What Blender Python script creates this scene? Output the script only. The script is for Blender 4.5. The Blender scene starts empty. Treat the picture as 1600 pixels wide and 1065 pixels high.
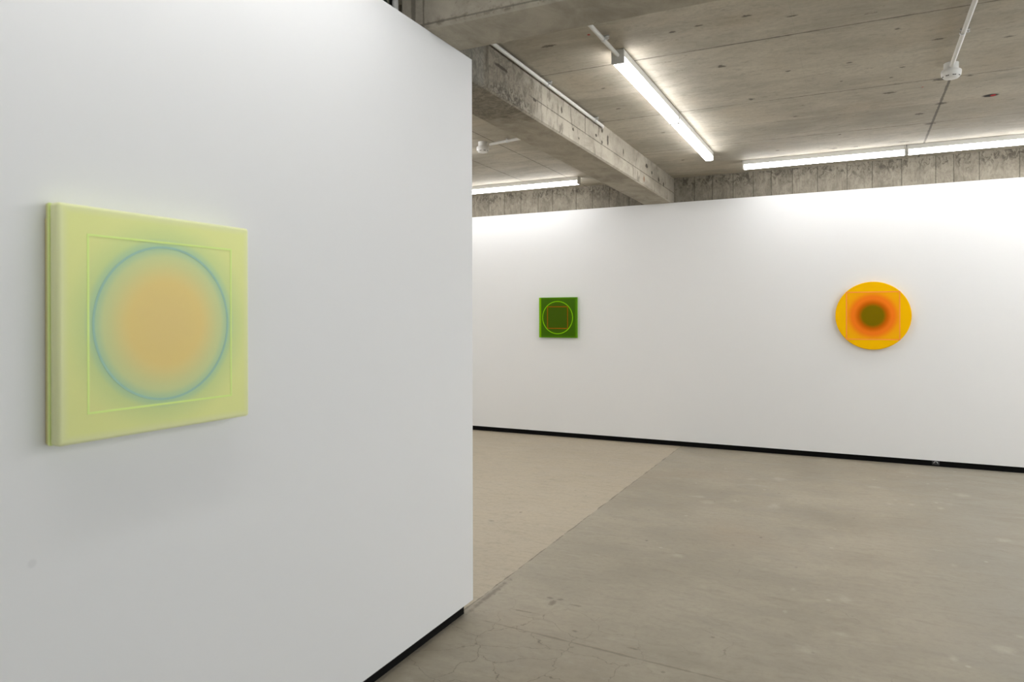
import bpy, bmesh, math, random
from mathutils import Vector, Matrix

C = bpy.context.scene
COL = C.collection

# ------------------------------------------------------------------ camera
cam_data = bpy.data.cameras.new('camera')
cam_data.sensor_width = 36.0
cam_data.lens = 24.652
cam_data.shift_y = -0.02352
cam_data.clip_start = 0.05
cam_data.dof.use_dof = True
cam_data.dof.focus_distance = 7.0
cam_data.dof.aperture_fstop = 4.5
cam = bpy.data.objects.new('camera', cam_data)
COL.objects.link(cam)
RX, UP, FW = (0.89855, 0.438865, -0.0022), (0.00154, 0.001861, 0.999997), (-0.438868, 0.898551, -0.000996)
cam.matrix_world = Matrix(((RX[0], UP[0], -FW[0], 0), (RX[1], UP[1], -FW[1], 0),
                           (RX[2], UP[2], -FW[2], 1.5), (0, 0, 0, 1)))
C.camera = cam
C.cycles.caustics_reflective = False; C.cycles.caustics_refractive = False

# ------------------------------------------------------------------ world, exposure
w = bpy.data.worlds.new('world'); C.world = w; w.use_nodes = True
w.node_tree.nodes['Background'].inputs[0].default_value = (0.55, 0.68, 0.72, 1)
w.node_tree.nodes['Background'].inputs[1].default_value = 0.25
vs = C.view_settings
vs.view_transform = 'Standard'; vs.look = 'None'; vs.gamma = 1; vs.use_curve_mapping = False
vs.exposure = 0.0
LAMP = 17.6                                    # radiance of the tube diffusers
LAMP_COL = (1.0, 1.0, 1.02)

FILL_POWER = 122.0                               # added cool fill light, set in an unseen opening in the right hand wall
_d = bpy.data.lights.new('window_fill_light', 'AREA'); _d.shape = 'RECTANGLE'; _d.size = 6.8; _d.size_y = 2.2
_d.energy = FILL_POWER; _d.color = (0.90, 0.965, 1.04)
_o = bpy.data.objects.new('window_fill_light', _d); COL.objects.link(_o)
_o.location = (5.02, 1.3, 1.55); _o.rotation_euler = (math.radians(90), 0, math.radians(90))

# ------------------------------------------------------------------ dimensions
ZC, ZW = 3.104, 2.803                          # soffit of the slab, top of the white walls
XL, YE = -1.745, 3.114                         # face and end of the near partition
YB, YC = 8.08, 8.20                            # white lining, concrete wall behind it
BX0, BX1 = -2.228, -1.894                      # long beam
BY0, BY1 = 2.693, 2.997                        # cross beam
ZB = 2.8045

# ------------------------------------------------------------------ node helper
class NT:
    def __init__(s, name):
        s.m = bpy.data.materials.new(name); s.m.use_nodes = True
        s.t = s.m.node_tree; s.n = s.t.nodes
        s.bsdf = s.n['Principled BSDF']
        s.pos = s.n.new('ShaderNodeTexCoord').outputs['Object']
        sp = s.n.new('ShaderNodeSeparateXYZ'); s.t.links.new(s.pos, sp.inputs[0])
        s.x, s.y, s.z = sp.outputs
    def put(s, sock, v):
        if isinstance(v, bpy.types.NodeSocket): s.t.links.new(v, sock)
        elif v is not None:
            if sock.type == 'RGBA' and len(v) == 3: v = (*v, 1)
            sock.default_value = v
    def math(s, op, a, b=None, c=None, clamp=False):
        n = s.n.new('ShaderNodeMath'); n.operation = op; n.use_clamp = clamp
        for i, v in enumerate((a, b, c)):
            if v is not None: s.put(n.inputs[i], v)
        return n.outputs[0]
    def vec(s, op, a, b=None):
        n = s.n.new('ShaderNodeVectorMath'); n.operation = op
        s.put(n.inputs[0], a)
        if b is not None: s.put(n.inputs[1], b)
        return n.outputs['Value'] if op in ('LENGTH', 'DISTANCE', 'DOT_PRODUCT') else n.outputs[0]
    def comb(s, x, y, z=0.0):
        n = s.n.new('ShaderNodeCombineXYZ')
        for i, v in enumerate((x, y, z)): s.put(n.inputs[i], v)
        return n.outputs[0]
    def scale(s, v, k): return s.vec('MULTIPLY', v, k)
    def noise(s, scale, detail=4, rough=0.55, vec=None, dist=0.0):
        n = s.n.new('ShaderNodeTexNoise')
        s.put(n.inputs['Vector'], vec if vec is not None else s.pos)
        n.inputs['Scale'].default_value = scale; n.inputs['Detail'].default_value = detail
        n.inputs['Roughness'].default_value = rough; n.inputs['Distortion'].default_value = dist
        return n.outputs['Fac']
    def voro(s, scale, feature='F1', vec=None, dim='3D', w=None, rnd=1.0):
        n = s.n.new('ShaderNodeTexVoronoi'); n.voronoi_dimensions = dim; n.feature = feature
        if dim == '1D': s.put(n.inputs['W'], w)
        else: s.put(n.inputs['Vector'], vec if vec is not None else s.pos)
        n.inputs['Scale'].default_value = scale; n.inputs['Randomness'].default_value = rnd
        return n
    def mr(s, v, a, b, c=0.0, d=1.0, smooth=True):
        n = s.n.new('ShaderNodeMapRange'); n.clamp = True
        if smooth: n.interpolation_type = 'SMOOTHSTEP'
        s.put(n.inputs['Value'], v)
        n.inputs['From Min'].default_value = a; n.inputs['From Max'].default_value = b
        n.inputs['To Min'].default_value = c; n.inputs['To Max'].default_value = d
        return n.outputs[0]
    def mix(s, f, a, b, blend='MIX'):
        n = s.n.new('ShaderNodeMix'); n.data_type = 'RGBA'; n.blend_type = blend
        s.put(n.inputs['Factor'], f); s.put(n.inputs['A'], a) if False else s.put(n.inputs[6], a); s.put(n.inputs[7], b)
        return n.outputs[2]
    def line(s, coord, at, half, wob=None, soft=0.5):
        """1 on the line coord = at, fading over its half width."""
        d = s.math('ABSOLUTE', s.math('SUBTRACT', coord, at))
        if wob is not None: d = s.math('ADD', d, wob)
        return s.mr(d, half * soft, half, 1.0, 0.0)
    def maxi(s, vals):
        r = vals[0]
        for v in vals[1:]: r = s.math('MAXIMUM', r, v)
        return r
    def spots(s, u, v, lst, wob=0.35, nscale=25.0, lo=0.6, hi=1.1):
        """ragged ellipses at (u0, v0) with radii (ru, rv)."""
        uv = s.comb(u, v); nz = s.math('MULTIPLY', s.math('SUBTRACT', s.noise(nscale, 5, 0.65), 0.5), wob * 3.2)
        r = None
        for (a, b, ru, rv) in lst:
            d = s.vec('LENGTH', s.vec('MULTIPLY', s.vec('SUBTRACT', uv, (a, b, 0)), (1 / ru, 1 / rv, 0)))
            r = d if r is None else s.math('MINIMUM', r, d)
        return s.mr(s.math('ADD', r, nz), lo, hi, 1.0, 0.0)
    def bump(s, h, strength=0.3, dist=0.01):
        n = s.n.new('ShaderNodeBump'); n.inputs['Strength'].default_value = strength
        n.inputs['Distance'].default_value = dist; s.put(n.inputs['Height'], h)
        s.put(s.bsdf.inputs['Normal'], n.outputs[0])
    def out(s, color, rough=0.7, spec=0.3):
        s.put(s.bsdf.inputs['Base Color'], color); s.put(s.bsdf.inputs['Roughness'], rough)
        s.bsdf.inputs['Specular IOR Level'].default_value = spec
        return s.m

def plain(name, col, rough=0.5, spec=0.4, metal=0.0, grain=0.04, gscale=40):
    t = NT(name)
    f = t.noise(gscale, 3)
    c = t.mix(f, tuple(v * (1 - grain) for v in col), tuple(min(1, v * (1 + grain)) for v in col))
    t.bsdf.inputs['Metallic'].default_value = metal
    return t.out(c, rough, spec)

# ------------------------------------------------------------------ materials
def mat_white_wall():
    t = NT('white_wall_paint')
    f = t.noise(1.1, 3)
    c = t.mix(f, (0.80, 0.805, 0.80), (0.825, 0.825, 0.815))
    scuff = t.spots(t.y, t.z, [(0.989, 0.919, 0.012, 0.012)], wob=0.2)
    c = t.mix(t.math('MULTIPLY', scuff, 0.12), c, (0.3, 0.3, 0.3))
    t.bump(t.noise(160, 3), 0.05, 0.002)
    return t.out(c, 0.55, 0.25)

CEIL_SPOTS = [(0.23, 5.741, .05, .022), (0.465, 6.449, .035, .03), (0.443, 4.752, .04, .014), (-0.027, 4.944, .022, .014),
    (0.218, 4.478, .016, .014), (0.281, 5.186, .02, .014), (-0.39, 4.932, .022, .014), (0.227, 5.376, .014, .012),
    (-0.077, 5.312, .012, .012), (-0.765, 4.654, .03, .02), (-0.685, 5.453, .022, .03), (-0.429, 6.083, .03, .012),
    (-0.115, 6.863, .014, .016), (0.404, 7.42, .06, .022), (-0.179, 7.42, .04, .02), (0.013, 7.43, .04, .02), (0.574, 6.82, .045, .035),
    (0.529, 5.57, .05, .03), (0.594, 6.203, .045, .03), (0.804, 4.889, .035, .012), (0.695, 5.567, .02, .015),
    (-0.924, 3.962, .02, .014), (-0.771, 3.941, .03, .01), (-0.774, 4.637, .02, .02), (-1.352, 4.376, .02, .014),
    (-1.587, 4.728, .02, .012), (-1.642, 5.246, .022, .012), (-1.586, 7.268, .02, .02), (-1.631, 3.842, .05, .02),
    (-0.518, 3.927, .03, .014), (-0.297, 4.037, .03, .012), (-0.669, 7.258, .02, .02), (-1.5, 6.1, .02, .014)]

def mat_ceiling():
    t = NT('board_cast_concrete_slab')
    big = t.noise(0.9, 5, 0.6); streak = t.noise(3.0, 6, 0.65, t.scale(t.pos, (0.5, 1.6, 1)), 0.6)
    fine = t.noise(45, 5, 0.7)
    # each plywood sheet has its own slight tone
    sheet = t.voro(1.0, 'F1', dim='2D', vec=t.comb(t.math('MULTIPLY', t.x, 0.41), t.math('ADD', t.math('MULTIPLY', t.y, 0.806), -0.47)), rnd=0.0)
    tone = t.n.new('ShaderNodeSeparateColor'); t.t.links.new(sheet.outputs['Color'], tone.inputs[0])
    f = t.math('ADD', t.math('MULTIPLY', big, 0.55), t.math('MULTIPLY', streak, 0.45))
    f = t.math('ADD', f, t.math('MULTIPLY', t.math('SUBTRACT', tone.outputs[0], 0.5), 0.10))
    c = t.mix(t.mr(f, 0.34, 0.66), (0.365, 0.333, 0.268), (0.58, 0.535, 0.44))
    c = t.mix(t.mr(t.noise(1.7, 3, 0.5, t.vec('ADD', t.pos, (7, 3, 0))), 0.5, 0.72, 0, 0.5), c, (0.50, 0.43, 0.325))
    c = t.mix(t.mr(fine, 0.35, 0.75, 0, 0.28), c, (0.28, 0.255, 0.21))
    c = t.mix(t.mr(t.noise(14, 6, 0.75, t.scale(t.pos, (0.7, 1.5, 1)), 0.5), 0.50, 0.70, 0, 0.45), c, (0.26, 0.232, 0.185))
    # faint pale scratches and drips
    scr = t.noise(9, 4, 0.7, t.scale(t.pos, (0.35, 3.2, 1)), 1.2)
    c = t.mix(t.mr(scr, 0.64, 0.72, 0, 0.35), c, (0.62, 0.59, 0.52))
    # sheet joints
    wob = t.math('MULTIPLY', t.math('SUBTRACT', t.noise(22, 4, 0.7), 0.42), 0.016)
    right = t.mr(t.x, -1.92, -1.88)
    left = t.math('SUBTRACT', 1.0, right)
    js = [t.math('MULTIPLY', t.math('MULTIPLY', t.line(t.y, y, hw, wob), right), t.mr(t.noise(1.6, 3, 0.6, t.vec('ADD', t.pos, (y, 0, 0))), 0.32, 0.62, 0.45, 1.1)) for y, hw in ((3.06, .008), (4.302, .0105), (5.545, .0085), (6.781, .008))]
    js.append(t.math('MULTIPLY', t.line(t.y, 7.93, 0.006, wob), right))
    js.append(t.math('MULTIPLY', t.line(t.x, 0.585, 0.013, wob), t.mr(t.y, 5.54, 5.56)))
    js += [t.math('MULTIPLY', t.line(t.x, x, 0.008, wob), left) for x in (-2.98, -3.535, -4.75)]
    js.append(t.math('MULTIPLY', t.line(t.x, -0.30, 0.003, t.math('MULTIPLY', wob, 0.3)), 0.12))
    j = t.maxi(js)
    # dark flecks: everywhere and denser along the joints
    cell = t.voro(5.5, 'F1', vec=t.vec('ADD', t.scale(t.pos, (0.8, 2.0, 1)), t.scale(t.comb(t.noise(30, 2), t.noise(26, 2)), (0.12, 0.12, 0))))
    keep = t.n.new('ShaderNodeSeparateColor'); t.t.links.new(cell.outputs['Color'], keep.inputs[0])
    fl = t.math('MULTIPLY', t.mr(cell.outputs['Distance'], 0.05, 0.10, 1, 0), t.mr(keep.outputs[0], 0.62, 0.64))
    cell2 = t.voro(14, 'F1', vec=t.scale(t.pos, (0.7, 1.7, 1)))
    keep2 = t.n.new('ShaderNodeSeparateColor'); t.t.links.new(cell2.outputs['Color'], keep2.inputs[0])
    fl2 = t.math('MULTIPLY', t.mr(cell2.outputs['Distance'], 0.06, 0.13, 1, 0), t.mr(keep2.outputs[0], 0.86, 0.88))
    sp = t.spots(t.x, t.y, CEIL_SPOTS, wob=0.75, nscale=48, lo=0.4, hi=1.2)
    hole = t.spots(t.x, t.y, [(0.896, 6.138, .058, .045)], wob=0.1)
    red = t.spots(t.x, t.y, [(0.912, 6.142, .020, .026), (0.432, 5.700, .008, .008), (-1.36, 3.79, .010, .010)], wob=0.15)
    c = t.mix(t.math('MULTIPLY', t.maxi([fl, fl2]), 0.5), c, (0.10, 0.088, 0.07))
    c = t.mix(t.math('MULTIPLY', sp, 0.8), c, (0.085, 0.073, 0.058))
    c = t.mix(t.math('MULTIPLY', j, 0.72), c, (0.07, 0.06, 0.048))
    c = t.mix(hole, c, (0.012, 0.01, 0.009)); c = t.mix(red, c, (0.45, 0.01, 0.015))
    h = t.math('SUBTRACT', t.math('ADD', t.math('MULTIPLY', fine, 0.25), t.math('MULTIPLY', streak, 0.4)), t.maxi([j, sp, fl]))
    t.bump(h, 0.35, 0.004)
    return t.out(c, 0.75, 0.25)

def mat_rear_concrete():
    t = NT('vertical_board_marked_concrete')
    vx = t.math('ADD', t.x, 0.02)
    ed = t.voro(4.2, 'DISTANCE_TO_EDGE', dim='1D', w=vx, rnd=0.8).outputs['Distance']
    cell = t.voro(4.2, 'F1', dim='1D', w=vx, rnd=0.8)
    tone = t.n.new('ShaderNodeSeparateColor'); t.t.links.new(cell.outputs['Color'], tone.inputs[0])
    vert = t.noise(9, 7, 0.75, t.scale(t.pos, (2.2, 1, 0.8)), 0.8)
    blot = t.noise(5, 5, 0.65)
    f = t.math('ADD', t.math('MULTIPLY', vert, 0.6), t.math('ADD', t.math('MULTIPLY', blot, 0.4), t.math('MULTIPLY', t.math('SUBTRACT', tone.outputs[0], 0.5), 0.05)))
    c = t.mix(t.mr(f, 0.34, 0.66), (0.20, 0.177, 0.138), (0.35, 0.315, 0.25))
    # soot marks and pitting in the upper part of the boards
    up = t.mr(t.z, 2.90, 3.06, 0.0, 1.0)
    st = t.math('MULTIPLY', t.mr(t.noise(13, 6, 0.75, t.scale(t.pos, (1.5, 1, 1.0)), 1.0), 0.47, 0.60), t.math('ADD', t.math('MULTIPLY', up, 0.75), 0.25))
    c = t.mix(t.math('MULTIPLY', st, 0.8), c, (0.085, 0.073, 0.056))
    c = t.mix(t.mr(t.noise(55, 4, 0.75), 0.58, 0.68, 0, 0.6), c, (0.11, 0.10, 0.08))
    l = t.mr(t.math('ADD', ed, t.math('MULTIPLY', t.math('SUBTRACT', t.noise(30, 3), 0.5), 0.03)), 0.008, 0.026, 1, 0)
    c = t.mix(t.math('MULTIPLY', l, 0.65), c, (0.075, 0.065, 0.05))
    t.bump(t.math('SUBTRACT', t.math('ADD', t.math('MULTIPLY', tone.outputs[0], 0.5), t.math('MULTIPLY', vert, 0.6)), l), 0.5, 0.004)
    return t.out(c, 0.8, 0.2)

def mat_beam():
    """Both beams; world coordinates, so the long beam's rough start sits at its own place."""
    t = NT('cast_concrete_beam')
    big = t.noise(1.8, 5, 0.6); grain = t.noise(6, 6, 0.7, t.scale(t.pos, (1, 0.6, 1.2)), 0.7)
    f = t.math('ADD', t.math('MULTIPLY', big, 0.5), t.math('MULTIPLY', grain, 0.5))
    c = t.mix(t.mr(f, 0.34, 0.64), (0.27, 0.241, 0.19), (0.435, 0.395, 0.32))
    side = t.mr(t.z, ZB + 0.004, ZB + 0.012)                # the vertical faces only
    longb = t.math('MULTIPLY', t.mr(t.y, BY1, BY1 + 0.02), side)
    # vertical run marks on the side of the long beam
    run = t.noise(6, 6, 0.72, t.scale(t.pos, (1, 2.2, 0.7)), 0.6)
    zone = t.mr(t.noise(1.3, 2), 0.42, 0.6)
    runs = t.math('MULTIPLY', t.math('MULTIPLY', t.mr(run, 0.53, 0.64), longb), t.math('ADD', 0.25, t.math('MULTIPLY', zone, 0.6)))
    c = t.mix(t.math('MULTIPLY', runs, 0.75), c, (0.13, 0.115, 0.09))
    # the rough honeycombed patch beside the cross beam
    ro = t.math('ADD', t.y, t.math('MULTIPLY', t.math('SUBTRACT', t.noise(8, 4), 0.5), 0.9))
    rz = t.math('MULTIPLY', t.mr(ro, 4.0, 4.35, 1, 0), t.mr(t.y, BY1, BY1 + 0.01))
    pit = t.noise(16, 7, 0.78, None, 1.6)
    rc = t.mix(t.mr(pit, 0.36, 0.66), (0.125, 0.107, 0.08), (0.30, 0.265, 0.205))
    c = t.mix(t.math('MULTIPLY', rz, 0.85), c, rc)
    c = t.mix(t.math('MULTIPLY', t.math('MULTIPLY', t.mr(t.y, 3.5, 3.54, 1, 0), t.mr(t.y, BY1 + 0.003, BY1 + 0.01)), 0.75), c, t.mix(t.mr(pit, 0.35, 0.65), (0.15, 0.143, 0.12), (0.30, 0.285, 0.24)))
    hc = t.math('MULTIPLY', t.spots(t.y, t.z, [(3.88, 2.83, .30, .07)], wob=0.6, nscale=9), longb)
    c = t.mix(hc, c, t.mix(t.mr(t.noise(34, 5, 0.75), 0.40, 0.62), (0.10, 0.086, 0.064), (0.31, 0.28, 0.22)))
    wob = t.math('MULTIPLY', t.math('SUBTRACT', t.noise(18, 4, 0.7), 0.45), 0.010)
    ln = [t.math('MULTIPLY', t.line(t.z, 2.932, 0.0055, wob), t.mr(t.y, 4.1, 4.2)),
          t.math('MULTIPLY', t.line(t.y, 5.19, 0.012, wob), t.mr(t.z, 2.9, 2.95)), t.math('MULTIPLY', t.line(t.y, 6.55, 0.008, wob), 0.6), t.math('MULTIPLY', t.line(t.y, 3.555, 0.035, t.math('MULTIPLY', wob, 3.0), soft=0.1), t.mr(t.z, 2.88, 2.95, 0.3, 0.9))]
    l = t.math('MULTIPLY', t.maxi(ln), longb)
    holes = t.math('MULTIPLY', t.spots(t.y, t.z, [(5.60, 3.058, .028, .03), (7.484, 2.968, .040, .026), (7.70, 2.955, .036, .026), (4.70, 2.985, .016, .03),
            (4.93, 2.90, .02, .012), (5.45, 2.975, .03, .014), (5.60, 2.95, .02, .016), (6.2, 2.99, .02, .04), (5.75, 3.0, .025, .05),
            (3.738, 2.985, .10, .012), (4.22, 2.925, .035, .012), (7.0, 3.02, .06, .025), (7.2, 2.99, .03, .02), (5.05, 2.86, .018, .010)], wob=0.5), longb)
    rust = t.math('MULTIPLY', t.spots(t.y, t.z, [(6.9, 2.872, .022, .034)], wob=0.3), longb)
    pits = t.mr(t.noise(48, 4, 0.75), 0.63, 0.70, 0, 0.55)
    c = t.mix(pits, c, (0.12, 0.105, 0.08))
    c = t.mix(t.math('MULTIPLY', l, 0.7), c, (0.09, 0.078, 0.06))
    c = t.mix(rust, c, (0.22, 0.11, 0.045)); c = t.mix(t.math('MULTIPLY', holes, 0.85), c, (0.055, 0.045, 0.032))
    # ragged arris and vertical board ends of the cross beam
    cross = t.math('MULTIPLY', t.mr(t.y, BY0 + 0.03, BY0 + 0.04, 1, 0), side)
    cl = t.maxi([t.line(t.x, -1.815, 0.016, wob), t.line(t.x, -1.76, 0.006, wob), t.line(t.z, 2.826, 0.006, wob)])
    c = t.mix(t.math('MULTIPLY', t.math('MULTIPLY', cl, cross), 0.6), c, (0.09, 0.078, 0.06))
    ar = t.math('MULTIPLY', t.mr(t.z, 2.825, 2.86, 1, 0), t.mr(t.noise(26, 5, 0.75), 0.48, 0.62))
    c = t.mix(t.math('MULTIPLY', t.math('MULTIPLY', ar, cross), 0.6), c, (0.13, 0.115, 0.09))
    h = t.math('SUBTRACT', t.math('ADD', t.math('MULTIPLY', grain, 0.4), t.math('MULTIPLY', t.math('MULTIPLY', rz, pit), 2.2)), t.maxi([l, holes, runs]))
    t.bump(h, 0.55, 0.006)
    return t.out(c, 0.8, 0.2)

PALE = [(-0.048, 4.109, .045, .06), (-0.302, 4.132, .022, .03), (-0.057, 3.641, .04, .03), (0.532, 4.939, .025, .03), (0.603, 3.791, .06, .05),
    (0.386, 3.588, .025, .05), (-0.201, 3.40, .06, .05), (-0.621, 6.864, .07, .10), (-0.859, 6.75, .05, .08), (0.249, 6.33, .035, .05), (0.407, 6.385, .03, .04),
    (0.6, 6.354, .03, .05), (0.897, 5.634, .05, .06), (0.695, 3.982, .03, .03), (-1.174, 5.914, .06, .05), (-1.065, 5.744, .06, .07), (-0.866, 5.904, .04, .05),
    (-0.57, 5.876, .05, .12), (-2.352, 5.421, .014, .02), (-2.966, 5.423, .012, .02), (-0.32, 3.80, .012, .02), (0.8, 6.9, .06, .08), (-1.0, 4.4, .05, .04), (0.15, 6.9, .08, .06)]
GOUGE = [(-1.459, 3.44, .022, .018), (-1.40, 3.445, .02, .016), (-1.425, 3.39, .022, .05), (-1.30, 3.41, .05, .012), (-1.51, 3.227, .085, .009), (-1.20, 3.13, .02, .012),
    (-0.90, 3.08, .03, .01), (-0.57, 5.0, .012, .02), (-1.25, 4.6, .012, .016), (-0.6, 3.35, .012, .012), (-1.765, 3.33, .022, .30), (-2.4, 4.55, .03, .02), (-2.55, 4.35, .012, .02), (-2.3, 4.85, .012, .02), (-2.15, 3.75, .03, .014)]

def mat_floor():
    t = NT('worn_concrete_floor')
    wobx = t.math('MULTIPLY', t.math('SUBTRACT', t.noise(5, 4), 0.5), 0.02)
    px = t.math('ADD', t.x, wobx)
    right = t.mr(px, -1.800, -1.790)
    big = t.noise(0.75, 5, 0.6); mid = t.noise(2.6, 6, 0.65, t.scale(t.pos, (0.7, 1.3, 1)), 0.8); fine = t.noise(30, 6, 0.7)
    f = t.math('ADD', t.math('MULTIPLY', big, 0.5), t.math('MULTIPLY', mid, 0.5))
    g = t.mix(t.mr(f, 0.34, 0.66), (0.285, 0.251, 0.188), (0.40, 0.358, 0.276))
    g = t.mix(t.mr(t.noise(0.55, 2, 0.5, t.vec('ADD', t.pos, (1.3, 0.2, 0))), 0.50, 0.68, 0, 0.55), g, (0.345, 0.280, 0.20))
    g = t.mix(t.mr(t.x, 0.1, 0.9, 0, 0.75), g, (0.285, 0.265, 0.215))
    l = t.mix(t.mr(f, 0.34, 0.66), (0.42, 0.362, 0.268), (0.485, 0.422, 0.317))
    tr = t.noise(5, 5, 0.7, t.scale(t.pos, (0.6, 2.4, 1)), 1.0)
    g = t.mix(t.mr(tr, 0.58, 0.70, 0, 0.28), g, (0.43, 0.395, 0.325))
    c = t.mix(right, l, g)
    c = t.mix(t.mr(fine, 0.40, 0.75, 0, 0.22), c, (0.19, 0.165, 0.13))
    c = t.mix(t.mr(t.noise(11, 6, 0.75, t.scale(t.pos, (0.6, 1.8, 1)), 0.7), 0.48, 0.70, 0, 0.28), c, (0.20, 0.172, 0.128))
    pale = t.math('MULTIPLY', t.spots(t.x, t.y, PALE, wob=0.8, nscale=12, lo=0.0, hi=1.3), t.mr(t.noise(40, 4, 0.7), 0.3, 0.6, 0.5, 1.0))
    c = t.mix(t.math('MULTIPLY', pale, 0.42), c, (0.50, 0.46, 0.38))
    cell = t.voro(7, 'F1'); k = t.n.new('ShaderNodeSeparateColor'); t.t.links.new(cell.outputs['Color'], k.inputs[0])
    fl = t.math('MULTIPLY', t.mr(cell.outputs['Distance'], 0.04, 0.09, 1, 0), t.mr(k.outputs[0], 0.78, 0.80))
    c = t.mix(t.math('MULTIPLY', fl, 0.45), c, (0.13, 0.115, 0.09))
    cw = t.math('MULTIPLY', t.mr(cell.outputs['Distance'], 0.05, 0.12, 1, 0), t.mr(k.outputs[0], 0.14, 0.12))
    c = t.mix(t.math('MULTIPLY', cw, 0.35), c, (0.58, 0.54, 0.46))
    # hair cracks
    dv = t.vec('ADD', t.pos, t.scale(t.comb(t.noise(7, 4), t.noise(7, 4, 0.55, t.vec('ADD', t.pos, (5, 5, 0)))), (0.16, 0.16, 0)))
    cr = t.mr(t.voro(4.6, 'DISTANCE_TO_EDGE', vec=dv, dim='2D').outputs['Distance'], 0.003, 0.011, 1, 0)
    cm = t.math('MAXIMUM', t.mr(t.vec('DISTANCE', t.comb(t.x, t.y), (-1.35, 2.75, 0)), 0.25, 0.85, 1, 0), t.mr(t.noise(1.2, 2), 0.55, 0.63))
    cm = t.math('MULTIPLY', cm, t.mr(t.y, 3.3, 5.2, 1, 0.0))
    cr = t.math('MULTIPLY', t.math('MULTIPLY', cr, cm), right)
    long = t.math('MULTIPLY', t.line(t.math('ADD', t.y, t.math('MULTIPLY', t.x, 0.06)), 2.945, 0.012, t.math('MULTIPLY', t.math('SUBTRACT', t.noise(9, 4), 0.4), 0.03)), t.math('MULTIPLY', t.mr(t.x, -1.68, -1.6), t.mr(t.x, -0.6, -0.3, 1, 0)))
    go = t.spots(t.x, t.y, GOUGE, wob=0.85, nscale=30, lo=0.2)
    joint = t.line(px, -1.795, 0.008, t.math('MULTIPLY', t.math('SUBTRACT', t.noise(6, 5, 0.7), 0.40), 0.03))
    dk = t.maxi([t.math('MULTIPLY', cr, 0.55), t.math('MULTIPLY', go, 0.55), t.math('MULTIPLY', joint, 0.62), t.math('MULTIPLY', long, 0.4)])
    c = t.mix(dk, c, (0.095, 0.078, 0.058))
    t.bump(t.math('SUBTRACT', t.math('ADD', t.math('MULTIPLY', fine, 0.15), t.math('MULTIPLY', mid, 0.3)), dk), 0.3, 0.004)
    return t.out(c, t.mr(mid, 0.3, 0.7, 0.42, 0.62), 0.35)

def mat_lamp():
    t = NT('lit_tube_diffuser')
    t.put(t.bsdf.inputs['Emission Color'], LAMP_COL); t.bsdf.inputs['Emission Strength'].default_value = LAMP
    return t.out((0.8, 0.8, 0.8), 0.5)

def mat_lime_panel():
    """Front sheet of the square work on the near wall; local x = out of the wall, y, z across."""
    t = NT('frosted_lime_acrylic')
    y, z = t.y, t.z
    rad = t.math('SQRT', t.math('ADD', t.math('MULTIPLY', y, y), t.math('MULTIPLY', z, z)))
    sq = t.math('MAXIMUM', t.math('ABSOLUTE', y), t.math('ABSOLUTE', z))
    c = t.mix(t.mr(rad, 0.205, 0.30, 1, 0), (0.84, 0.88, 0.36), (0.66, 0.79, 0.34))      # greener towards the circle
    inside = t.mr(rad, 0.2, 0.206, 1, 0)
    ic = t.mix(t.mr(rad, 0.10, 0.195), (0.88, 0.69, 0.265), (0.68, 0.76, 0.37))
    ic = t.mix(t.mr(rad, 0.03, 0.13, 0.55, 0.0), ic, (0.87, 0.665, 0.27))
    c = t.mix(inside, c, ic)
    ring = t.mr(t.math('ABSOLUTE', t.math('SUBTRACT', rad, 0.2055)), 0.003, 0.028, 0.6, 0)
    c = t.mix(ring, c, (0.42, 0.68, 0.46))
    c = t.mix(t.mr(sq, 0.262, 0.2885, 0, 0.75), c, (0.83, 0.86, 0.54))                   # frosted pale rim
    t.bsdf.inputs['Subsurface Weight'].default_value = 0.25
    t.bsdf.inputs['Subsurface Radius'].default_value = (1.0, 1.0, 0.5)
    t.bsdf.inputs['Subsurface Scale'].default_value = 0.012
    return t.out(c, 0.6, 0.25)

def mat_green_panel():
    t = NT('deep_green_acrylic')
    sq = t.math('MAXIMUM', t.math('ABSOLUTE', t.x), t.math('ABSOLUTE', t.z))
    rad = t.math('SQRT', t.math('ADD', t.math('MULTIPLY', t.x, t.x), t.math('MULTIPLY', t.z, t.z)))
    c = t.mix(t.mr(rad, 0.14, 0.21), (0.052, 0.105, 0.002), (0.050, 0.135, 0.003))
    c = t.mix(t.mr(sq, 0.222, 0.247, 0, 0.8), c, (0.09, 0.26, 0.001))
    return t.out(c, 0.3, 0.06)

def mat_round_panel():
    t = NT('amber_acrylic')
    rad = t.math('SQRT', t.math('ADD', t.math('MULTIPLY', t.x, t.x), t.math('MULTIPLY', t.z, t.z)))
    sq = t.math('MAXIMUM', t.math('ABSOLUTE', t.x), t.math('ABSOLUTE', t.z))
    c = (0.96, 0.52, 0.0)
    c = t.mix(t.mr(sq, 0.243, 0.246, 1, 0), c, t.mix(t.mr(rad, 0.21, 0.30), (0.96, 0.37, 0.006), (0.95, 0.45, 0.003)))
    c = t.mix(t.mr(rad, 0.185, 0.245, 1, 0), c, (0.95, 0.215, 0.012))
    c = t.mix(t.mr(rad, 0.125, 0.180, 1, 0), c, (0.62, 0.125, 0.001))
    c = t.mix(t.mr(rad, 0.090, 0.140, 1, 0), c, (0.21, 0.145, 0.0))
    return t.out(c, 0.5, 0.06)

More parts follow.
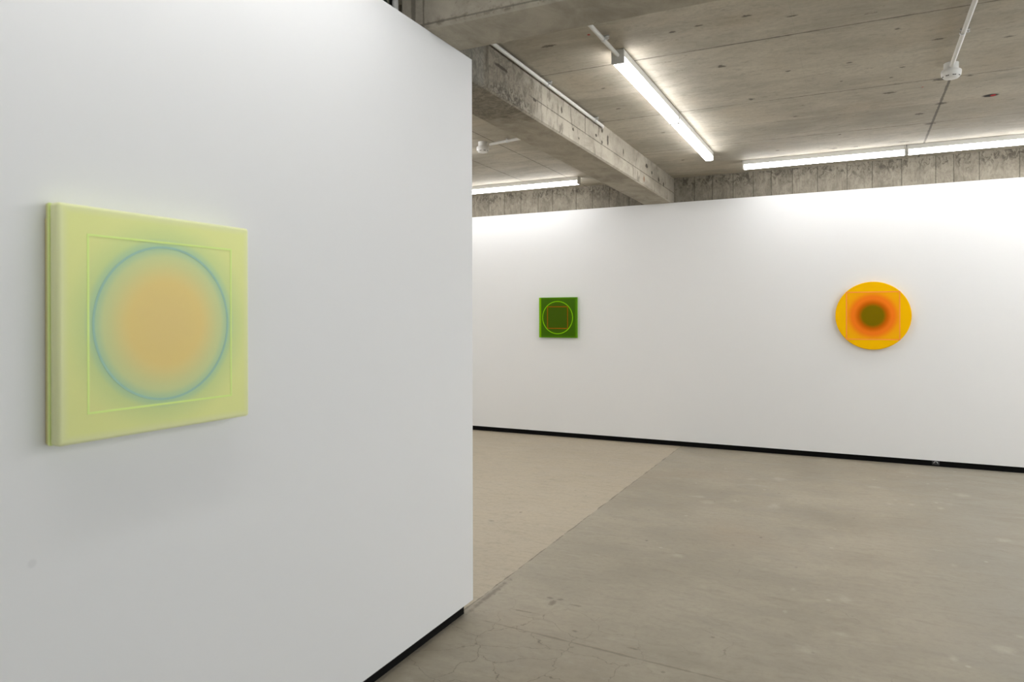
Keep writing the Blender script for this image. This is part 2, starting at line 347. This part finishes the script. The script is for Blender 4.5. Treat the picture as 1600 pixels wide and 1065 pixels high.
M = dict(white=mat_white_wall(), ceil=mat_ceiling(), rear=mat_rear_concrete(), beam=mat_beam(), floor=mat_floor(), lamp=mat_lamp(),
         black=plain('black_skirting_paint', (0.004, 0.004, 0.004), 0.6, 0.1), housing=plain('white_enamelled_steel', (0.78, 0.78, 0.75), 0.4),
         cap=plain('grey_plastic_end', (0.68, 0.67, 0.63), 0.45), pipe=plain('pale_grey_conduit', (0.70, 0.69, 0.65), 0.45),
         zinc=plain('zinc_clip', (0.62, 0.63, 0.64), 0.3, 0.5, 0.8), plastic=plain('white_plastic', (0.80, 0.79, 0.76), 0.4), dark=plain('dark_slot', (0.03, 0.028, 0.025), 0.6),
         lime=mat_lime_panel(), green=mat_green_panel(), round=mat_round_panel(),
         lime_line=plain('lime_line', (0.78, 0.97, 0.30), 0.5), lime_edge=plain('lime_edge', (0.84, 0.98, 0.38), 0.5), yellow=plain('yellow_green_edge', (0.76, 0.76, 0.33), 0.5),
         amber=plain('ochre_backing', (0.64, 0.55, 0.24), 0.6), blue=plain('grey_blue_line', (0.36, 0.60, 0.47), 0.5),
         green_line=plain('bright_green_line', (0.25, 0.60, 0.0), 0.5, 0.05), brown_line=plain('russet_line', (0.30, 0.095, 0.002), 0.5, 0.05), green_edge=plain('bright_green_edge', (0.20, 0.44, 0.0), 0.5, 0.05),
         orange_line=plain('pale_orange_line', (1.0, 0.33, 0.06), 0.5, 0.06),
         post=plain('white_window_frame', (0.66, 0.65, 0.62), 0.4), leaf=plain('hedge_leaf', (0.05, 0.10, 0.085), 0.22, 0.8), fit=plain('black_fitting', (0.05, 0.05, 0.05), 0.35))
def glass():
    t = NT('dark_window_glass')
    t.bsdf.inputs['Transmission Weight'].default_value = 1.0; t.bsdf.inputs['IOR'].default_value = 1.1
    return t.out((0.75, 0.86, 0.83), 0.02, 0.5)
M['glass'] = glass()

# ------------------------------------------------------------------ mesh helpers
def box(bm, x0, y0, z0, x1, y1, z1, bevel=0.0, seg=2, edges=None):
    vs_ = [bm.verts.new(p) for p in ((x0, y0, z0), (x1, y0, z0), (x1, y1, z0), (x0, y1, z0), (x0, y0, z1), (x1, y0, z1), (x1, y1, z1), (x0, y1, z1))]
    fs = [bm.faces.new([vs_[i] for i in f]) for f in ((3, 2, 1, 0), (4, 5, 6, 7), (0, 1, 5, 4), (1, 2, 6, 5), (2, 3, 7, 6), (3, 0, 4, 7))]
    if bevel:
        es = {e for f in fs for e in f.edges}
        if edges: es = {e for e in es if edges(e)}
        bmesh.ops.bevel(bm, geom=list(es), offset=bevel, segments=seg, affect='EDGES', profile=0.5)
    return bm
def ring(bm, axis, r0, r1, d0, d1, n=96):
    """flat annulus prism round the local origin, axis 'x' or 'y', from depth d0 to d1"""
    def P(r, a, d):
        u, v = r * math.cos(a), r * math.sin(a)
        return (d, u, v) if axis == 'x' else (u, d, v)
    L = []
    for i in range(n):
        a = 2 * math.pi * i / n
        L.append([bm.verts.new(P(r, a, d)) for r, d in ((r0, d0), (r1, d0), (r1, d1), (r0, d1))])
    for i in range(n):
        A, B = L[i], L[(i + 1) % n]
        for k in range(4): bm.faces.new((A[k], A[(k + 1) % 4], B[(k + 1) % 4], B[k]))
    bmesh.ops.recalc_face_normals(bm, faces=bm.faces); return bm
def square(bm, axis, hs, t, d0, d1, hz=None):
    hz = hz or hs
    a, b, c_, e = hs - t, hs, hz - t, hz
    outl, inn = [(-b, -e), (b, -e), (b, e), (-b, e)], [(-a, -c_), (a, -c_), (a, c_), (-a, c_)]
    P = (lambda u, v, d: (d, u, v)) if axis == 'x' else (lambda u, v, d: (u, d, v))
    L = [[bm.verts.new(P(*inn[i], d0)), bm.verts.new(P(*outl[i], d0)), bm.verts.new(P(*outl[i], d1)), bm.verts.new(P(*inn[i], d1))] for i in range(4)]
    for i in range(4):
        A, B = L[i], L[(i + 1) % 4]
        for k in range(4): bm.faces.new((A[k], A[(k + 1) % 4], B[(k + 1) % 4], B[k]))
    bmesh.ops.recalc_face_normals(bm, faces=bm.faces); return bm
def lathe(bm, prof, n=48, axis='z', cap=True):
    R = []
    for r, h in prof:
        R.append([bm.verts.new((r * math.cos(2 * math.pi * i / n), r * math.sin(2 * math.pi * i / n), h) if axis == 'z'
                  else (r * math.cos(2 * math.pi * i / n), h, r * math.sin(2 * math.pi * i / n))) for i in range(n)])
    for A, B in zip(R, R[1:]):
        for i in range(n): bm.faces.new((A[i], A[(i + 1) % n], B[(i + 1) % n], B[i]))
    if cap: bm.faces.new(R[0][::-1]); bm.faces.new(R[-1])
    bmesh.ops.recalc_face_normals(bm, faces=bm.faces); return bm
def tube(bm, pts, r, n=16):
    pts = [Vector(p) for p in pts]; R = []
    for i, p in enumerate(pts):
        d = ((pts[min(i + 1, len(pts) - 1)] - p).normalized() + (p - pts[max(i - 1, 0)]).normalized()).normalized()
        u = d.cross(Vector((0, 0, 1)));  u = u if u.length > 0.01 else d.cross(Vector((0, 1, 0)))
        u.normalize(); v = d.cross(u)
        R.append([bm.verts.new(p + u * r * math.cos(2 * math.pi * k / n) + v * r * math.sin(2 * math.pi * k / n)) for k in range(n)])
    for A, B in zip(R, R[1:]):
        for i in range(n): bm.faces.new((A[i], A[(i + 1) % n], B[(i + 1) % n], B[i]))
    bm.faces.new(R[0][::-1]); bm.faces.new(R[-1])
    bmesh.ops.recalc_face_normals(bm, faces=bm.faces); return bm
def obj(name, bm, mat, parent=None, smooth=False, loc=None):
    me = bpy.data.meshes.new(name); bm.to_mesh(me); bm.free(); me.materials.append(mat)
    if smooth:
        for p in me.polygons: p.use_smooth = True
        me.set_sharp_from_angle(angle=math.radians(35))
    o = bpy.data.objects.new(name, me); COL.objects.link(o)
    if parent: o.parent = parent
    if loc: o.location = loc
    return o
def tag(o, label, cat, group=None, kind=None):
    o['label'] = label; o['category'] = cat
    if group: o['group'] = group
    if kind: o['kind'] = kind
    return o
def thing(name, label, cat, loc, group=None):
    o = bpy.data.objects.new(name, None); COL.objects.link(o); o.location = loc; o.empty_display_size = 0.1
    return tag(o, label, cat, group)
def struct(name, bm, mat, label, cat):
    return tag(obj(name, bm, mat), label, cat, kind='structure')
B = lambda *a, **k: box(bmesh.new(), *a, **k)

# ------------------------------------------------------------------ the setting
X0, X1, Y0 = -7.0, 5.0, -4.5
struct('floor', B(X0, Y0, -0.15, X1, YC, 0.0), M['floor'], 'worn concrete floor, beige slab at left meeting a greyer cracked slab', 'floor')
bm = bmesh.new(); box(bm, -2.05, Y0, ZC, X1, YC + 0.2, ZC + 0.2); box(bm, X0, 2.9, ZC, -2.05, YC + 0.2, ZC + 0.2)
struct('ceiling', bm, M['ceil'], 'raw grey concrete ceiling with dark joints between cast sheets', 'ceiling')
struct('wall_left', B(-1.865, Y0, 0.06, XL, YE, ZW), M['white'], 'white painted partition close to the camera at left', 'wall')
struct('baseboard_left', B(-1.825, Y0, 0.0, XL - 0.029, YE - 0.042, 0.06), M['black'], 'black recessed skirting under the near white partition', 'skirting')
struct('wall_back', B(X0, YB, 0.06, X1, YC, ZW), M['white'], 'long white wall at the back carrying the green and the round artwork', 'wall')
struct('baseboard_back', B(X0, YB + 0.03, 0.0, X1, YC, 0.06), M['black'], 'black recessed skirting along the back white wall', 'skirting')
struct('wall_rear', B(X0, YC, 0.0, X1, YC + 0.2, ZC), M['rear'], 'strip of board marked concrete wall above the white back wall', 'wall')
wa, wb = -2.2, 4.8
bm = bmesh.new()
for b in ((X1, Y0, 0, X1 + 0.15, wa, ZC), (X1, wb, 0, X1 + 0.15, YC, ZC), (X1, wa, 0, X1 + 0.15, wb, 0.4), (X1, wa, 2.7, X1 + 0.15, wb, ZC)): box(bm, *b)
struct('wall_right', bm, M['white'], 'white wall on the right, outside the picture', 'wall')
t = thing('fill_window', 'window added for fill light in the right hand wall, outside the picture', 'window', (X1 + 0.09, 1.3, 0.4)); t['kind'] = 'structure'  # unseen window, added to hold the area light that fills the partition
bm = bmesh.new()
for y in (-3.47, -1.75, 0.0, 1.75, 3.47): box(bm, -0.03, y - 0.03, 0.0, 0.03, y + 0.03, 2.3, 0.004)
obj('window_frame', bm, M['post'], t)
struct('wall_front', B(-1.745, Y0 - 0.15, 0.0, X1, Y0, ZC), M['white'], 'white wall behind the camera', 'wall')
struct('wall_side', B(X0 - 0.15, 2.9, 0.0, X0, YC, ZC), M['white'], 'white end wall of the far left bay, behind the partition', 'wall')
struct('wall_return', B(X0, 2.75, 0.0, BX0, 2.9, ZC), M['white'], 'wall closing the far left bay behind the partition', 'wall')
low = lambda e: all(v.co.z < ZB + 0.001 for v in e.verts) and abs(e.verts[0].co.x - e.verts[1].co.x) < 1e-4
struct('ceiling_beam', B(BX0, BY1, ZB, BX1, YC, ZC, bevel=0.012, seg=1, edges=low), M['beam'], 'long concrete ceiling beam running from the partition to the back wall', 'beam')
low = lambda e: all(v.co.z < ZB + 0.001 for v in e.verts) and abs(e.verts[0].co.y - e.verts[1].co.y) < 1e-4
struct('ceiling_beam', B(-1.877, BY0, ZB, X1, BY1, ZC, bevel=0.012, seg=1, edges=low), M['beam'], 'concrete cross beam over the corner of the near partition', 'beam')
# clerestory window behind the top of the partition
win = thing('window_1', 'narrow window with pale post seen over the partition top', 'window', (-1.915, 2.26, 2.7)); win['kind'] = 'structure'
bm = bmesh.new()
for y in (0.413, -0.9, -2.2, -3.5, -4.9): box(bm, -0.015, y - 0.015, 0.0, 0.022, y + 0.015, ZC - 2.7, 0.004)
box(bm, -0.03, -5.0, -0.05, 0.03, 0.43, 0.0)
obj('window_frame', bm, M['post'], win)
obj('pane', B(-0.008, -5.0, 0.0, 0.008, 0.398, ZC - 2.7), M['glass'], win)
struct('wall_facade', B(-2.06, Y0 - 0.15, 0.0, -1.88, 2.69, 2.65), M['white'], 'low outer wall under the window, behind the partition', 'wall')
rnd = random.Random(4); bm = bmesh.new()
for k in range(1800):
    c = Vector((rnd.uniform(-3.0, -2.14), rnd.uniform(1.0, 2.66), rnd.uniform(2.3, 3.7))) if k < 1300 else Vector((rnd.uniform(-2.3, -2.14), rnd.uniform(2.5, 2.9), rnd.uniform(2.6, 3.3)))
    u = Vector((rnd.gauss(0, 1), rnd.gauss(0, 1), rnd.gauss(0, 1))).normalized(); v = u.orthogonal().normalized() * 0.035; u *= 0.07
    bm.faces.new([bm.verts.new(c + q) for q in (-u, v, u, -v)])
tag(obj('hedge_foliage', bm, M['leaf']), 'dark green leaves outside the window over the partition', 'foliage', kind='stuff')

# ------------------------------------------------------------------ tube lights
FH, FW_ = 0.086, 0.038                          # height, half width of a batten
LEN = 1.482
def make_light(name='batten_light'):
    """local: runs along +x from 0 to LEN, top at z = 0"""
    t = bpy.data.objects.new(name, None); COL.objects.link(t)
    h = B(0.016, -0.0375, -0.045, LEN - 0.016, 0.0375, 0.0, bevel=0.003)
    obj('housing', h, M['housing'], t)
    bm = bmesh.new(); prof = [(-FW_ + 0.001, -0.0452)]
    for k in range(7):
        a = math.pi + (math.pi / 2) * k / 6; prof.append((-FW_ + 0.017 + 0.016 * math.cos(a), -FH + 0.016 + 0.016 * math.sin(a)))
    prof += [(-y, z) for y, z in reversed(prof)]
    L = [[bm.verts.new((x, y, z)) for y, z in prof] for x in (0.016, LEN - 0.016)]
    for i in range(len(prof) - 1): bm.faces.new((L[0][i], L[0][i + 1], L[1][i + 1], L[1][i]))
    bm.faces.new((L[0][0], L[1][0], L[1][-1], L[0][-1])); bm.faces.new(L[0]); bm.faces.new(L[1])
    bmesh.ops.recalc_face_normals(bm, faces=bm.faces)
    obj('diffuser', bm, M['lamp'], t)
    for x in (0.0, LEN - 0.016):
        obj('end_cap', B(x, -FW_ - 0.002, -FH - 0.001, x + 0.016, FW_ + 0.002, 0.0, bevel=0.004), M['cap'], t)
    return t
light0 = make_light(); used = []
def place_light(x, y, rz, label, group):
    if not used: o = light0
    else:
        o = light0.copy(); COL.objects.link(o)
        for ch in list(light0.children):
            c = ch.copy(); COL.objects.link(c); c.parent = o
    used.append(o); o.location = (x, y, ZC); o.rotation_euler = (0, 0, rz)
    tag(o, label, 'light fitting', group); return o
G1, G2, G3 = 'tube lights in line by the long beam', 'tube lights along the back wall', 'tube lights outside the picture'
LX = -1.278; H = math.pi / 2
l1 = place_light(LX, 4.07, H, 'lit ceiling tube light with a conduit entering its near end', G1)
place_light(LX, 4.07 + LEN + 0.004, H, 'farther of the two lit tube lights in line beside the long beam', G1)
LY = 7.60
place_light(-1.04, LY, 0, 'lit tube light over the white back wall, nearest to the long beam on its right', G2)
place_light(-1.04 + LEN + 0.004, LY, 0, 'lit tube light over the back wall, cut off by the right edge', G2)
place_light(-2.845 - LEN, LY, 0, 'lit tube light over the back wall, left of the long beam', G2)
def unseen(x, y, rz, where): place_light(x, y, rz, 'lit tube light ' + where, G3)
unseen(-1.04 + 2 * (LEN + 0.004), LY, 0, 'at the back wall, just past the right edge of the picture')
unseen(-1.04 + 3 * (LEN + 0.004), LY, 0, 'at the right end of the back wall')
unseen(-2.849 - 2 * LEN, LY, 0, 'at the far left of the back wall, hidden by the partition')
unseen(LX, 0.85, H, 'above the near partition, next to the cross beam')
unseen(LX, 0.85 - LEN - 0.004, H, 'above the near partition, beside the camera')
FILL_ROWS = [(x, y, 'added as unseen fill, %s row from right wall, %s' % (r, q)) for x, r in ((2.0, 'fourth'), (2.7, 'third'), (3.4, 'second'), (4.1, 'first'))
        for y, q in ((3.04, 'by the cross beam'), (4.54, 'in the middle'), (6.04, 'by the back wall'))]
FILL_ROWS += [(x, y, 'added for fill behind partition, %s row from far end, %s' % (r, q)) for x, r in ((-3.55, 'fourth'), (-4.4, 'third'), (-5.3, 'second'), (-6.2, 'first'))
         for y, q in ((3.05, 'at the front'), (4.6, 'at the back'))]
for x, y, wh in FILL_ROWS: unseen(x, y, H, wh)  # extra tube rows out of view, added to lift the walls and floor

# ------------------------------------------------------------------ conduits
PR = 0.0125
def clip(parent, x, y, z, along):
    """spacer-bar saddle round the pipe with its tab up to the slab"""
    bm = bmesh.new(); n = 12
    L = []
    for k in range(n + 1):
        a = math.pi * k / n + math.pi
        for r in (PR + 0.0005, PR + 0.003): pass
        L.append((a,))
    rings = []
    for (a,) in L:
        row = []
        for r, s in ((PR + 0.0005, -0.007), (PR + 0.003, -0.007), (PR + 0.003, 0.007), (PR + 0.0005, 0.007)):
            u, v = r * math.cos(a), r * math.sin(a)
            row.append(bm.verts.new((u, s, v) if along == 'y' else (s, u, v)))
        rings.append(row)
    for A, Bq in zip(rings, rings[1:]):
        for k in range(4): bm.faces.new((A[k], A[(k + 1) % 4], Bq[(k + 1) % 4], Bq[k]))
    if along == 'y':
        box(bm, PR, -0.007, 0.0, PR + 0.022, 0.007, 0.003); box(bm, PR + 0.010, -0.004, -0.006, PR + 0.016, 0.004, 0.0)
        box(bm, -PR, -0.009, PR * 0.9, PR + 0.022, 0.009, 0.019)
    else:
        box(bm, -0.007, PR, 0.0, 0.007, PR + 0.022, 0.003); box(bm, -0.004, PR + 0.010, -0.006, 0.004, PR + 0.016, 0.0)
        box(bm, -0.009, -PR, PR * 0.9, 0.009, PR + 0.022, 0.019)
    bmesh.ops.recalc_face_normals(bm, faces=bm.faces)
    return obj('pipe_clip', bm, M['zinc'], parent, loc=(x, y, z))
def conduit(label, pts, clips, along, rot=0.0):
    t = thing('conduit', label, 'conduit', pts[0]); o = Vector(pts[0])
    obj('pipe', tube(bmesh.new(), [Vector(p) - o for p in pts], PR), M['pipe'], t, smooth=True)
    for c in clips:
        k = clip(t, c[0] - o.x, c[1] - o.y, c[2] - o.z, along); k.rotation_euler = (0, 0, rot)
    return t
zt = ZC - 0.031
bend = [(-1.874 - 0.035 * (1 - math.cos(a)), 5.555 + 0.035 * math.sin(a), zt - 0.004 * math.sin(a)) for a in [math.pi / 2 * k / 6 for k in range(7)]]
conduit('pale conduit running along the top of the long beam, bending into it', [(-1.874, BY1, zt)] + bend + [(-1.92, 5.590, zt - 0.004)], [(-1.874, 4.39, zt), (-1.874, 5.35, zt)], 'y')
conduit('short pale conduit from the cross beam into the tube light end', [(LX, BY1, zt - 0.006), (LX, 4.068, zt - 0.006)], [(LX, 3.80, zt - 0.006)], 'y')
D1 = (0.556, 5.20); D2 = (-3.03, 5.69)
conduit('pale ceiling conduit leading to the large smoke detector at upper right', [(0.535, BY1, zt), (0.553, 5.19, zt)], [(0.5435, 4.61, zt)], 'y')
conduit('pale conduit from the long beam to the small smoke detector beyond it', [(BX0, 5.53, zt), (-3.00, 5.685, zt)], [(-2.80, 5.644, zt)], 'x', -0.19)

# ------------------------------------------------------------------ smoke detectors
def detector(x, y, label, rz, s=1.0):
    t = thing('smoke_detector', label, 'smoke detector', (x, y, ZC), 'smoke detectors on the ceiling'); t.rotation_euler = (0, 0, rz)
    obj('mounting_box', lathe(bmesh.new(), [(0.040, -0.046), (0.0415, -0.044), (0.0415, 0.0)]), M['plastic'], t, smooth=True)
    h = obj('detector_head', lathe(bmesh.new(), [(0.030, -0.098), (0.040, -0.095), (0.049, -0.086), (0.0555, -0.076), (0.0575, -0.058), (0.0575, -0.050), (0.054, -0.045)]), M['plastic'], t, smooth=True)
    bm = bmesh.new()
    for k in range(8):
        a = 2 * math.pi * k / 8 + 0.25; b = 0.20
        q = []
        for aa, (r, z) in ((a - b, (0.0515, -0.0835)), (a + b, (0.0515, -0.0835)), (a + b, (0.0485, -0.0885)), (a - b, (0.0485, -0.0885))):
            q.append(bm.verts.new((r * math.cos(aa), r * math.sin(aa), z)))
        bm.faces.new(q)
    for f in list(bm.faces):
        pass
    g = bmesh.ops.solidify(bm, geom=list(bm.faces), thickness=0.002)
    obj('vent_slots', bm, M['dark'], h)
    return t
detector(D1[0], D1[1] + 0.045, 'white round smoke detector at upper right on the open ceiling', 0.0)
detector(D2[0] - 0.045, D2[1], 'white round smoke detector left of the long beam, near the partition edge', 0.6)

# ------------------------------------------------------------------ artworks
a1 = thing('square_artwork', 'pale lime square acrylic relief with orange centre on the near partition', 'artwork', (XL, 1.305, 1.483))
HS = 0.2895
obj('backing_panel', B(0.0, -HS + 0.004, -HS + 0.004, 0.009, HS - 0.004, HS - 0.036, bevel=0.002), M['amber'], a1)['label'] = 'ochre backing panel'
obj('middle_sheet', B(0.009, -HS + 0.001, -HS + 0.001, 0.0195, HS - 0.001, HS - 0.001, bevel=0.002), M['yellow'], a1)['label'] = 'yellow green sheet'
obj('edge_sheet', B(0.0185, -HS - 0.0005, -HS, 0.0235, HS + 0.0005, HS, bevel=0.0015), M['lime_edge'], a1)['label'] = 'bright lime sheet edge'
p = obj('front_panel', B(0.0235, -HS, -HS, 0.060, HS, HS, bevel=0.009, seg=5), M['lime'], a1, smooth=True)
obj('square_outline', square(bmesh.new(), 'x', 0.2210, 0.0050, 0.0598, 0.0607), M['lime_line'], a1)['label'] = 'lime square outline'
obj('ring_outline', ring(bmesh.new(), 'x', 0.2025, 0.2085, 0.0598, 0.0606), M['blue'], a1)['label'] = 'grey blue circle outline'

a2 = thing('square_artwork', 'dark green square acrylic panel on the back wall', 'artwork', (-3.299, YB, 1.482))
obj('edge_sheet', B(-0.249, -0.018, -0.250, 0.249, 0.0, 0.250, bevel=0.002), M['green_edge'], a2)['label'] = 'bright green rear sheet'
obj('front_panel', B(-0.248, -0.045, -0.248, 0.248, -0.018, 0.248, bevel=0.003), M['green'], a2)
obj('side_strip', B(-0.2475, -0.0458, -0.247, -0.220, -0.0445, 0.247), M['green_edge'], a2)['label'] = 'bright green strip at the left edge'
obj('ring_outline', ring(bmesh.new(), 'y', 0.195, 0.204, -0.0458, -0.0445), M['green_line'], a2)['label'] = 'bright green circle outline'
obj('square_outline', square(bmesh.new(), 'y', 0.139, 0.0105, -0.0456, -0.0445), M['brown_line'], a2)['label'] = 'russet square outline'

a3 = thing('round_artwork', 'round amber acrylic disc with dark olive centre on the back wall', 'artwork', (0.167, YB, 1.497))
obj('disc_panel', lathe(bmesh.new(), [(0.342, 0.0), (0.3465, -0.004), (0.3465, -0.041), (0.342, -0.045)], n=128, axis='y'), M['round'], a3, smooth=True)
obj('square_outline', square(bmesh.new(), 'y', 0.2475, 0.012, -0.0458, -0.0445), M['orange_line'], a3)['label'] = 'pale orange square outline'

# ------------------------------------------------------------------ small fitting on the skirting
t = thing('cable_outlet', 'small black cable outlet on the back skirting, right of the round artwork', 'outlet', (0.723, YB + 0.03, 0.036))
obj('cover_plate', B(-0.032, -0.006, -0.022, 0.032, 0.0, 0.022, bevel=0.002), M['fit'], t)
obj('cable_arch', tube(bmesh.new(), [(0.017 * math.cos(a), -0.009, -0.006 + 0.018 * math.sin(a)) for a in [math.pi * k / 10 for k in range(11)]], 0.003, 8), M['zinc'], t, smooth=True)
